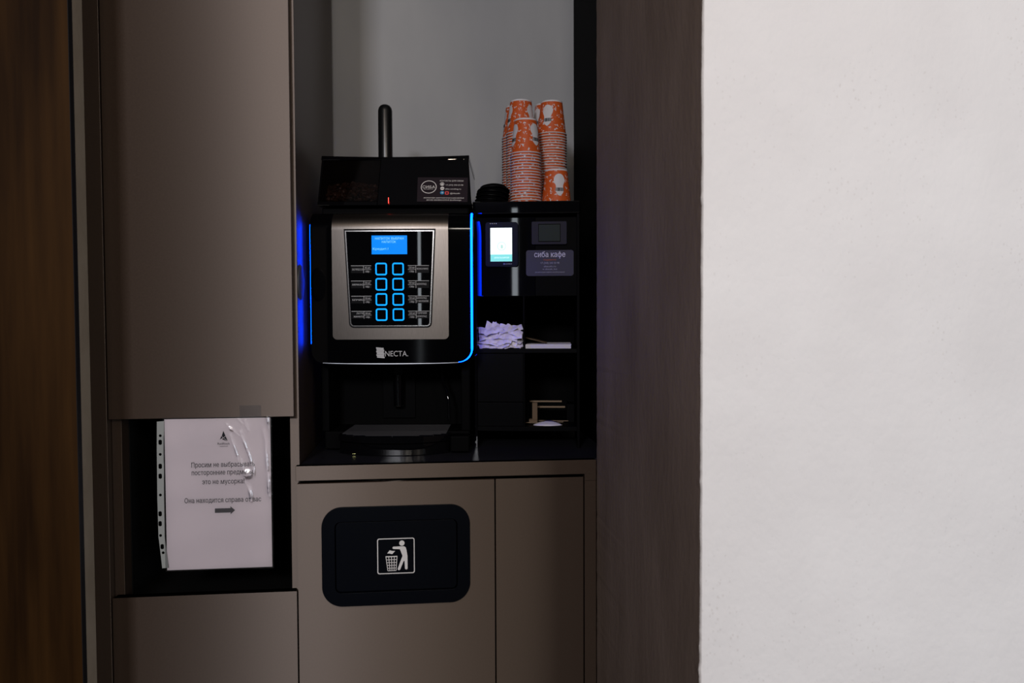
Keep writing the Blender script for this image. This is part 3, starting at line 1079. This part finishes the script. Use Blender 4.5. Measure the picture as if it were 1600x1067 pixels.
ks = 0.1165 / 1300.0      # zoom pixels to metres


def cp(px, py):
    return ((px - 775) * ks, (435 - py) * ks * HS)


bm = bmesh.new()
c = cp(422, 368)
plate(bm, [circ(c[0], c[1], 0.0180), circ(c[0], c[1], 0.0164)], y, y + 0.0003)
text_into(bm, 'СИБА', c[0], y, c[1] - 0.0035, size=0.0100, width=0.0285, align='CENTER', bold=0.015)
text_into(bm, 'вендинг', c[0], y, c[1] - 0.0066, size=0.0026, width=0.0220, align='CENTER')
link('emblem', bm, PRINT, sc_)
bm = bmesh.new()
for t, px, py, w in (('КОНТАКТЫ ДЛЯ СВЯЗИ', 700, 212, 600), ('+7 (343) 243-53-98', 848, 328, 450), ('siba-vending.ru', 848, 436, 400), ('@sibacafe', 975, 556, 250)):
    p = cp(px, py)
    text_into(bm, t, p[0], y, p[1], size=0.0052, width=w * ks)
for t, px, py, w in (('#сибакафе #автоматическаякофейня', 820, 680, 1020), ('#кофе #кофесообой #coffeetogo', 826, 738, 880)):
    p = cp(px, py)
    text_into(bm, t, p[0], y, p[1], size=0.0048, width=w * ks, align='CENTER')
c = cp(760, 285)
plate(bm, [circ(c[0], c[1], 0.0048), circ(c[0], c[1], 0.0036)], y, y + 0.0003)
plate(bm, [rrect(c[0], c[1] - 0.001, 0.004, 0.006, 0.001)], y, y + 0.0003)
c = cp(770, 404)
plate(bm, [circ(c[0], c[1], 0.0046), [(c[0] - 0.0036, c[1] - 0.0006), (c[0] + 0.0036, c[1] - 0.0006), (c[0] + 0.0036, c[1] + 0.0006), (c[0] - 0.0036, c[1] + 0.0006)]], y, y + 0.0003)
link('contact_lines', bm, PRINT, sc_)
c = cp(772, 523)
bm = P([circ(c[0], c[1], 0.0047)], y, y + 0.0003)
ic = link('blue_icon', bm, ICONBLUE, sc_)
bm = bmesh.new()
poly(bm, [(c[0] - 0.0026, c[1] + 0.0002), (c[0] + 0.0024, c[1] + 0.0020), (c[0] + 0.0012, c[1] - 0.0022), (c[0] - 0.0004, c[1] - 0.0008)], y - 0.0002)
link('arrow', bm, PRINT, ic)
c = cp(893, 530)
link('red_icon', P([rrect(c[0], c[1], 0.0088, 0.0088, 0.0024), circ(c[0], c[1], 0.0024)], y, y + 0.0003), ICONRED, sc_)

# ------------------------------------------------------------------ paper cups (rim down)
HC, RR, RB, STEP = 0.0835, 0.0382, 0.0270, 0.0066


def cup_mesh():
    bm = bmesh.new()
    uvl = bm.loops.layers.uv.new('UVMap')
    prof = [(RB - 0.0035, HC - 0.006), (RB - 0.0035, HC - 0.0008), (RB - 0.0025, HC), (RB, HC - 0.0002), (RB + 0.0003, HC - 0.0040),
            (RB + (RR - 0.0022 - RB) * 0.5, HC * 0.5), (RR - 0.0022, 0.0030), (RR - 0.0004, 0.0026), (RR, 0.0016), (RR - 0.0004, 0.0005), (RR - 0.0018, 0.0), (RR - 0.0040, 0.0006)]
    mis = [1, 1, 1, 1, 0, 0, 1, 1, 1, 1, 1]
    lathe(bm, prof, 40, (0, 0, 0), mis, uvl)
    # inside of the base
    vs = [bm.verts.new(((RB - 0.0035) * math.cos(2 * math.pi * k / 40), (RB - 0.0035) * math.sin(2 * math.pi * k / 40), HC - 0.006)) for k in range(40)]
    f = bm.faces.new(vs)
    f.material_index = 1
    return bm


cup0 = link('paper_cup', cup_mesh(), [ORANGE, CUPWHITE], smooth=True)


def wrap(bm, ang):
    """bend a flat print (x across, z up) round the cup wall at the given bearing"""
    for v in bm.verts:
        z = v.co.z
        t = (HC - 0.004 - z) / (HC - 0.0078)
        r = RB + (RR - 0.0022 - RB) * t + 0.0004 - v.co.y
        a = ang + v.co.x / (r * 1.0)
        v.co.x, v.co.y = r * math.cos(a), r * math.sin(a)
    return bm


def bubble(ang):
    bm = bmesh.new()
    # tall white balloon: round head, waist, pointed lower lobe
    out = []
    for k in range(25):
        a = R(-40 + 260 * k / 24)
        out.append((0.0135 * math.cos(a), 0.0560 + 0.0150 * math.sin(a)))
    left = out[-1]
    out += [(-0.0085, 0.0400), (-0.0105, 0.0330), (-0.0095, 0.0270), (-0.0050, 0.0210), (0.0000, 0.0175), (0.0050, 0.0210), (0.0095, 0.0270), (0.0105, 0.0330), (0.0085, 0.0400)]
    # fan of thin quads so the print follows the curve of the wall
    plate(bm, [out], -0.00005, 0.00005)
    bmesh.ops.triangulate(bm, faces=bm.faces[:])
    bmesh.ops.subdivide_edges(bm, edges=[e for e in bm.edges if e.calc_length() > 0.006], cuts=2, use_grid_fill=True)
    return wrap(bm, ang)


def barcode(ang):
    bm = bmesh.new()
    rnd = random.Random(2)
    x = -0.0100
    while x < 0.0100:
        w = rnd.choice((0.0007, 0.0011, 0.0016))
        quad(bm, x, min(x + w, 0.0105), 0.0290, 0.0375, -0.0004)
        x += w + rnd.choice((0.0004, 0.0007))
    return wrap(bm, ang)


def dress(c, angs):
    for a in angs:
        p = link('label_print', bubble(a), CUPWHITE, c, smooth=True)
        link('barcode', barcode(a), INK, p)


used = [False]


def stack(name, where, cx, cy, n, angs, rz):
    for i in range(n):
        if not used[0]:
            c = cup0
            used[0] = True
        else:
            c = cup0.copy()
            COL.objects.link(c)
        jx, jy = random.uniform(-0.0004, 0.0004), random.uniform(-0.0004, 0.0004)
        c.location = (cx + jx, cy + jy, WZ + 0.5772 + STEP * i)
        c.rotation_euler = (0, 0, rz + 0.7 * i)
        if n == 1:
            tag(c, 'single orange paper cup standing upside down in front of the right stack', 'paper cup', 'orange paper cups on the black stand')
        elif i == n - 1:
            tag(c, 'topmost orange paper cup of the %s stack' % where, 'paper cup', 'orange paper cups on the black stand')
        else:
            tag(c, 'orange paper cup, only its rim showing, nested in the %s stack' % where, 'paper cup', 'cups nested in the %s stack' % where)
        if i == n - 1:
            c.rotation_euler = (0, 0, 0)
            dress(c, [R(a) for a in angs])


stack('a', 'front left', 0.2290, 0.2350, 19, (-160, -50), 0.1)
stack('d', 'single', 0.3030, 0.2330, 1, (-85,), 0.0)
stack('b', 'middle right', 0.3050, 0.3180, 29, (-118,), 0.4)
stack('c', 'middle left', 0.2270, 0.3180, 29, (-165, -40), 0.8)
stack('e', 'rear left', 0.2240, 0.3980, 30, (-178,), 1.1)
stack('f', 'rear right', 0.3010, 0.3980, 31, (-150,), 1.9)


# black plastic lids lying in a low leaning pile
def lid_mesh():
    bm = bmesh.new()
    lathe(bm, [(0, 0.0075), (0.0285, 0.0070), (0.0300, 0.0110), (0.0325, 0.0112), (0.0345, 0.0060), (0.0385, 0.0040), (0.0400, 0.0026), (0.0398, 0.0006), (0.0380, 0.0), (0.0365, 0.0012), (0.033, 0.0042), (0, 0.0058)], 40)
    return bm


lid0 = link('cup_lid', lid_mesh(), SATBLACK, smooth=True)
words = ('lowest black plastic cup lid in the low pile left of the cups', 'second black plastic cup lid from the bottom of the low pile', 'middle black plastic cup lid in the low pile left of the cups',
         'second black plastic cup lid from the top of the low pile', 'topmost black plastic cup lid of the low pile left of the cups')
for i in range(5):
    c = lid0 if i == 0 else lid0.copy()
    if i:
        COL.objects.link(c)
    c.location = (0.1450 + 0.0018 * i, 0.2500 + 0.001 * i, WZ + 0.5774 + 0.0078 * i)
    c.rotation_euler = (0, R(3.2 * i), 0.4 * i)
    tag(c, words[i], 'cup lid', 'black cup lids on the stand')


# ------------------------------------------------------------------ sugar sachets in the left bay of the stand
def sachet_mesh(seed):
    rnd = random.Random(seed)
    bm = bmesh.new()
    L, W = 0.046, 0.0230
    nx, nz = 10, 4
    top, bot = [], []
    ph = rnd.uniform(0, 6)
    for i in range(nx + 1):
        a, b = [], []
        for k in range(nz + 1):
            x = -L / 2 + L * i / nx
            y = -W / 2 + W * k / nz
            e = math.sin(math.pi * i / nx) ** 0.6 * math.sin(math.pi * k / nz) ** 0.6
            wv = 0.0016 * math.sin(9 * i / nx + ph) + rnd.uniform(-0.0004, 0.0004)
            a.append(bm.verts.new((x, y, wv + 0.0030 * e)))
            b.append(bm.verts.new((x, y, wv - 0.0022 * e - 0.0002)))
        top.append(a); bot.append(b)
    for G in (top, bot):
        for p, q in zip(G, G[1:]):
            for k in range(nz):
                bm.faces.new((p[k], p[k + 1], q[k + 1], q[k]))
    for i in range(nx):
        for e in (0, nz):
            bm.faces.new((top[i][e], top[i + 1][e], bot[i + 1][e], bot[i][e]))
    for k in range(nz):
        for e in (0, nx):
            bm.faces.new((top[e][k], top[e][k + 1], bot[e][k + 1], bot[e][k]))
    return bm


protos = [link('sugar_sachet', sachet_mesh(i), SACHET, smooth=True) for i in range(4)]
rnd = random.Random(21)
cnt = 0
pr_used = set()
for lay in range(11):
    for j in range(5):
        p = protos[cnt % 4]
        if cnt % 4 in pr_used:
            c = p.copy()
            COL.objects.link(c)
        else:
            c = p
            pr_used.add(cnt % 4)
        u = -0.095 + 0.0195 * j + rnd.uniform(-0.005, 0.005)
        w = 0.022 + 0.012 * (lay % 3) + rnd.uniform(-0.006, 0.006)
        v = 0.2385 + 0.0040 * lay + rnd.uniform(0, 0.002)
        steep = rnd.uniform(-35, 35) if lay > 7 else rnd.uniform(-16, 16)
        c.location = SM @ Vector((max(-0.088, min(-0.030, u)), w, v))
        c.rotation_euler = (rnd.uniform(0.3, 1.2), R(steep), SY + R(rnd.uniform(-30, 30)))
        tag(c, 'small white paper sachet in the heap on the left shelf of the stand', 'sachet', 'paper sachets heaped in the stand')
        cnt += 1

# ------------------------------------------------------------------ things on the right shelf and below
nk = thing('napkin_stack', 'flat stack of white napkins on the right shelf of the stand', 'napkins', SM @ Vector((0.0560, 0.060, 0.2336)), SY)
bm = bmesh.new()
for i in range(6):
    k = random.uniform(-0.0008, 0.0008)
    box(bm, -0.0560 + k, 0.0510 + k, -0.0450, 0.090, 0.0001 + 0.00165 * i, 0.00135 + 0.00165 * i)
link('sheets', bm, NAPKIN, nk)
kp = link('paper_wrap', B((-0.030, 0.030, -0.03, 0.04, 0, 0.0012)), KRAFT)
kp.location = SM @ Vector((0.0200, 0.085, 0.2490))
kp.rotation_euler = (0, R(14), SY)
tag(kp, 'brown paper piece lying on the white napkin stack', 'paper')
kp.location.z = WZ + 0.2516


def stirrer(loc, L, rz, tilt):
    bm = P([rrect(0, 0, L, 0.006, 0.0029)], -0.0008, 0.0008)
    o = link('stirrer', bm, STICK)
    o.location = SM @ Vector(loc)
    o.rotation_euler = (R(90 - 12), R(tilt), SY + rz)
    return o


tag(stirrer((0.0440, 0.055, 0.0532), 0.092, R(8), 0.0), 'light wooden stirrer lying flat nearest the lower shelf edge', 'stirrer', 'wooden stirrers in the stand')
tag(stirrer((0.0560, 0.085, 0.0532), 0.092, R(-6), 0.0), 'light wooden stirrer lying flat behind another on the lower shelf', 'stirrer', 'wooden stirrers in the stand')
tl = thing('stirrer_tray', 'narrow pale wooden rails held in the lower right bay of the stand', 'tray', SM @ Vector((0.056, 0.13, 0.0502)), SY)
link('rail', B((-0.0560, 0.0300, -0.004, 0.0, 0.0440, 0.0480)), STICK, tl, bevel=0.0008)
link('rail', B((-0.0400, 0.0380, -0.030, -0.026, 0.0330, 0.0372)), STICK, tl, bevel=0.0008)
link('end_block', B((-0.0560, -0.0500, -0.045, 0.02, 0.0, 0.048)), MATTBLACK, tl)
link('end_block', B((0.0420, 0.0600, -0.045, 0.02, 0.0, 0.044)), MATTBLACK, tl)
bx = thing('stirrer_box', 'small upright brown paper box in the lower right bay of the stand', 'box', SM @ Vector((0.0205, 0.060, 0.0502)), SY)
link('carton', B((-0.0062, 0.0062, -0.004, 0.014, 0.010, 0.0500)), KRAFT, bx, bevel=0.0006)
link('foot', B((-0.0140, 0.0062, -0.006, 0.016, 0.0, 0.0100)), KRAFT, bx, bevel=0.0006)
# curled paper
bm = bmesh.new()
g = []
for i in range(17):
    x = -0.034 + 0.068 * i / 16
    s = 1 - (2 * i / 16 - 1) ** 2
    g.append([bm.verts.new((x, y_ * (0.25 + 0.75 * s), 0.0006 + 0.0030 * s * t_)) for y_, t_ in ((-0.022, 0.2), (-0.008, 0.9), (0.008, 1.9), (0.024, 2.6))])
for a, b in zip(g, g[1:]):
    for k in range(3):
        bm.faces.new((a[k], b[k], b[k + 1], a[k + 1]))
wn = link('paper_napkin', bm, NAPKIN, smooth=True)
md = wn.modifiers.new('thick', 'SOLIDIFY'); md.thickness = 0.0006
wn.location = SM @ Vector((0.052, 0.028, 0.0506))
wn.rotation_euler = (0, 0, SY + R(2))
tag(wn, 'single curled white napkin on the lowest shelf of the stand', 'napkin')

# ------------------------------------------------------------------ notice in a punched plastic pocket
sh = thing('notice_sheet', 'white printed notice about rubbish hanging over the dark shelf bay', 'notice', (-0.4370, -0.0035, 0.8845))
link('sheet', B((-0.1050, 0.1050, -0.0002, 0.0002, -0.1560, 0.1545)), PAPER, sh)
y = -0.0006
zk = 0.210 / 165.0


def np_(px, py):
    """zoomed photo pixels of the sheet to sheet coordinates"""
    return ((px - 341.0) * zk, (772.5 - py) * zk + 0.0)


bm = bmesh.new()
for t, px, py, w in (('Просим не выбрасывать', 348.5, 729.5, 99.5), ('посторонние предметы,', 348, 742.0, 98), ('это не мусорка!', 348.5, 757.0, 66), ('Она находится справа от вас', 347.5, 787.0, 120)):
    p = np_(px, py)
    text_into(bm, t, p[0], y, p[1], size=0.0138, width=w * zk, align='CENTER', serif=True)
link('lettering', bm, INK, sh)
bm = bmesh.new()
p0 = np_(350, 683)


def lp(dx, dy):
    return (p0[0] + dx * zk, p0[1] + dy * zk)


poly(bm, [lp(0, 11.5), lp(3.0, 3.5), lp(-1.2, 0.5), lp(-2.6, 4.5)], y)
poly(bm, [lp(-3.0, 3.9), lp(-1.6, 0.2), lp(-6.0, -2.2)], y)
poly(bm, [lp(3.3, 2.8), lp(6.4, -4.8), lp(0.0, 0.4)], y)
poly(bm, [lp(-2.6, -2.0), lp(-0.4, 0.0), lp(5.6, -5.2)], y)
text_into(bm, 'RedRock', p0[0], y, p0[1] - 10.6 * zk, size=0.0062, width=19 * zk, align='CENTER', bold=0.02)
text_into(bm, 'строительство', p0[0], y, p0[1] - 14.0 * zk, size=0.0028, width=13 * zk, align='CENTER')
link('emblem', bm, INK, sh)
bm = bmesh.new()
a = np_(334.5, 800.5)
k = zk
poly(bm, [(a[0], a[1] - 3.6 * k), (a[0] + 24.5 * k, a[1] - 3.6 * k), (a[0] + 24.5 * k, a[1] - 6.6 * k), (a[0] + 31.5 * k, a[1]), (a[0] + 24.5 * k, a[1] + 6.6 * k), (a[0] + 24.5 * k, a[1] + 3.6 * k), (a[0], a[1] + 3.6 * k)], y)
link('arrow', bm, GREYINK, sh)

pk = thing('plastic_pocket', 'clear creased plastic pocket with a punched edge holding the white notice', 'plastic pocket', (-0.4370, -0.0060, 0.8845))
# front film with creases; coordinates in photo pixels of the sheet
creases = [
    ([(361, 678), (366, 694), (372, 712), (374, 724), (378, 736), (381, 744)], 1.5, 0.0042),
    ([(377, 673), (380, 686), (385, 700), (391, 718), (394, 733), (393, 741), (389, 746), (380, 744)], 1.5, 0.0048),
    ([(355, 660), (362, 668), (372, 677), (377, 681)], 1.3, 0.0030),
    ([(418, 648), (421, 662), (422, 670)], 1.4, 0.0040),
    ([(413, 672), (416, 690), (417, 712), (419, 735)], 1.6, 0.0040),
    ([(420, 745), (418, 758), (419, 772), (422, 780)], 2.2, 0.0045),
    ([(381, 746), (386, 762), (391, 775), (392, 786)], 2.0, 0.0040),
    ([(297, 664), (298, 671)], 1.5, 0.0015),
    ([(384, 655), (386, 664), (389, 671)], 1.4, 0.0030),
    ([(396, 876), (397, 884)], 1.5, 0.0015),
    ([(373, 652), (380, 660)], 1.3, 0.0025),
]
segs = []
for path, sg, amp in creases:
    q = [np_(*p) for p in path]
    segs.append(([Vector(p) for p in q], sg * zk, amp))


pouches = []
for px_, py_, rx_, ry_, am, sl in ((387, 741, 6, 6, 0.0030, 0.0), (391, 774, 2.6, 9, 0.0022, 0.15), (380, 730, 2.2, 9, 0.0015, 0.25), (420, 762, 2.2, 13, 0.0022, 0.0), (417, 722, 2, 16, 0.0016, 0.05),
                                   (391, 714, 1.8, 12, 0.0016, 0.25), (384, 694, 1.7, 10, 0.0015, 0.3), (369, 704, 1.7, 11, 0.0014, 0.3), (362, 668, 3, 3, 0.0012, 0.6), (420, 655, 2, 7, 0.0016, 0.1), (397, 735, 1.6, 9, 0.0013, 0.0)):
    q = np_(px_, py_)
    pouches.append((q[0], q[1], rx_ * zk, ry_ * zk, am, sl))


def film_h(x, z):
    h = 0.0
    p = Vector((x, z))
    for q, sg, amp in segs:
        best, along, run = 1e9, 0.0, 0.0
        for a_, b_ in zip(q, q[1:]):
            ab = b_ - a_
            t = max(0, min(1, (p - a_).dot(ab) / ab.length_squared))
            d_ = (p - a_ - ab * t).length
            if d_ < best:
                best, along = d_, run + t * ab.length
            run += ab.length
        if best < 6 * sg:
            h = max(h, amp * 0.22 * (0.85 + 0.15 * math.sin(along * 620)) * math.exp(-best / sg))
    for bx_, bz_, rx_, rz_, am, sl in pouches:
        h += am * math.exp(-((x - bx_ + sl * (z - bz_)) / rx_) ** 2 - ((z - bz_) / rz_) ** 2)
    h += 0.0006 * math.sin(38 * x + 9 * z) + 0.0004 * math.sin(61 * z - 17 * x)
    return h


bm = bmesh.new()
NX, NZ = 190, 270
x0, x1, z0, z1 = -0.1075, 0.1085, -0.1580, 0.1580
G = []
for i in range(NX + 1):
    G.append([])
    for j in range(NZ + 1):
        x = x0 + (x1 - x0) * i / NX
        z = z0 + (z1 - z0) * j / NZ
        G[-1].append(bm.verts.new((x, -film_h(x, z), z)))
for a_, b_ in zip(G, G[1:]):
    for j in range(NZ):
        bm.faces.new((a_[j], b_[j], b_[j + 1], a_[j + 1]))
link('front_film', bm, FILM, pk, smooth=True)
holes = [(290, 179, 0), (289, 212, 1), (288, 273, 0), (287, 333, 1), (286, 383, 1), (285, 478, 0), (282, 573, 1), (281, 623, 1), (282, 683, 0), (289, 740, 1), (293, 771, 0)]
outl = [(275, 108), (310, 106), (306, 250), (303, 500), (302, 690), (309, 760), (318, 848), (287, 850), (279, 760), (272, 690), (270, 500), (272, 250)]


def zp(x, y_):
    return np_(160 + x / 3.1375, 620 + y_ / 3.1375)


loops = [[zp(*p) for p in outl]]
for hx, hy, big in holes:
    c = zp(hx, hy)
    loops.append(rrect(c[0], c[1], 0.0068 if big else 0.0056, 0.0104 if big else 0.0056, 0.0027, 5))
link('punched_strip', P(loops, 0.0000, 0.0006), STRIPFILM, pk)
bm = bmesh.new()
for i, (px, py, w, h) in enumerate(((392, 643, 34, 24),)):
    p = np_(px, py)
    quad(bm, p[0] - w * zk / 2, p[0] + w * zk / 2, p[1] - h * zk / 2, p[1] + h * zk / 2, 0.0050)
link('clear_tape', bm, FILM, pk)
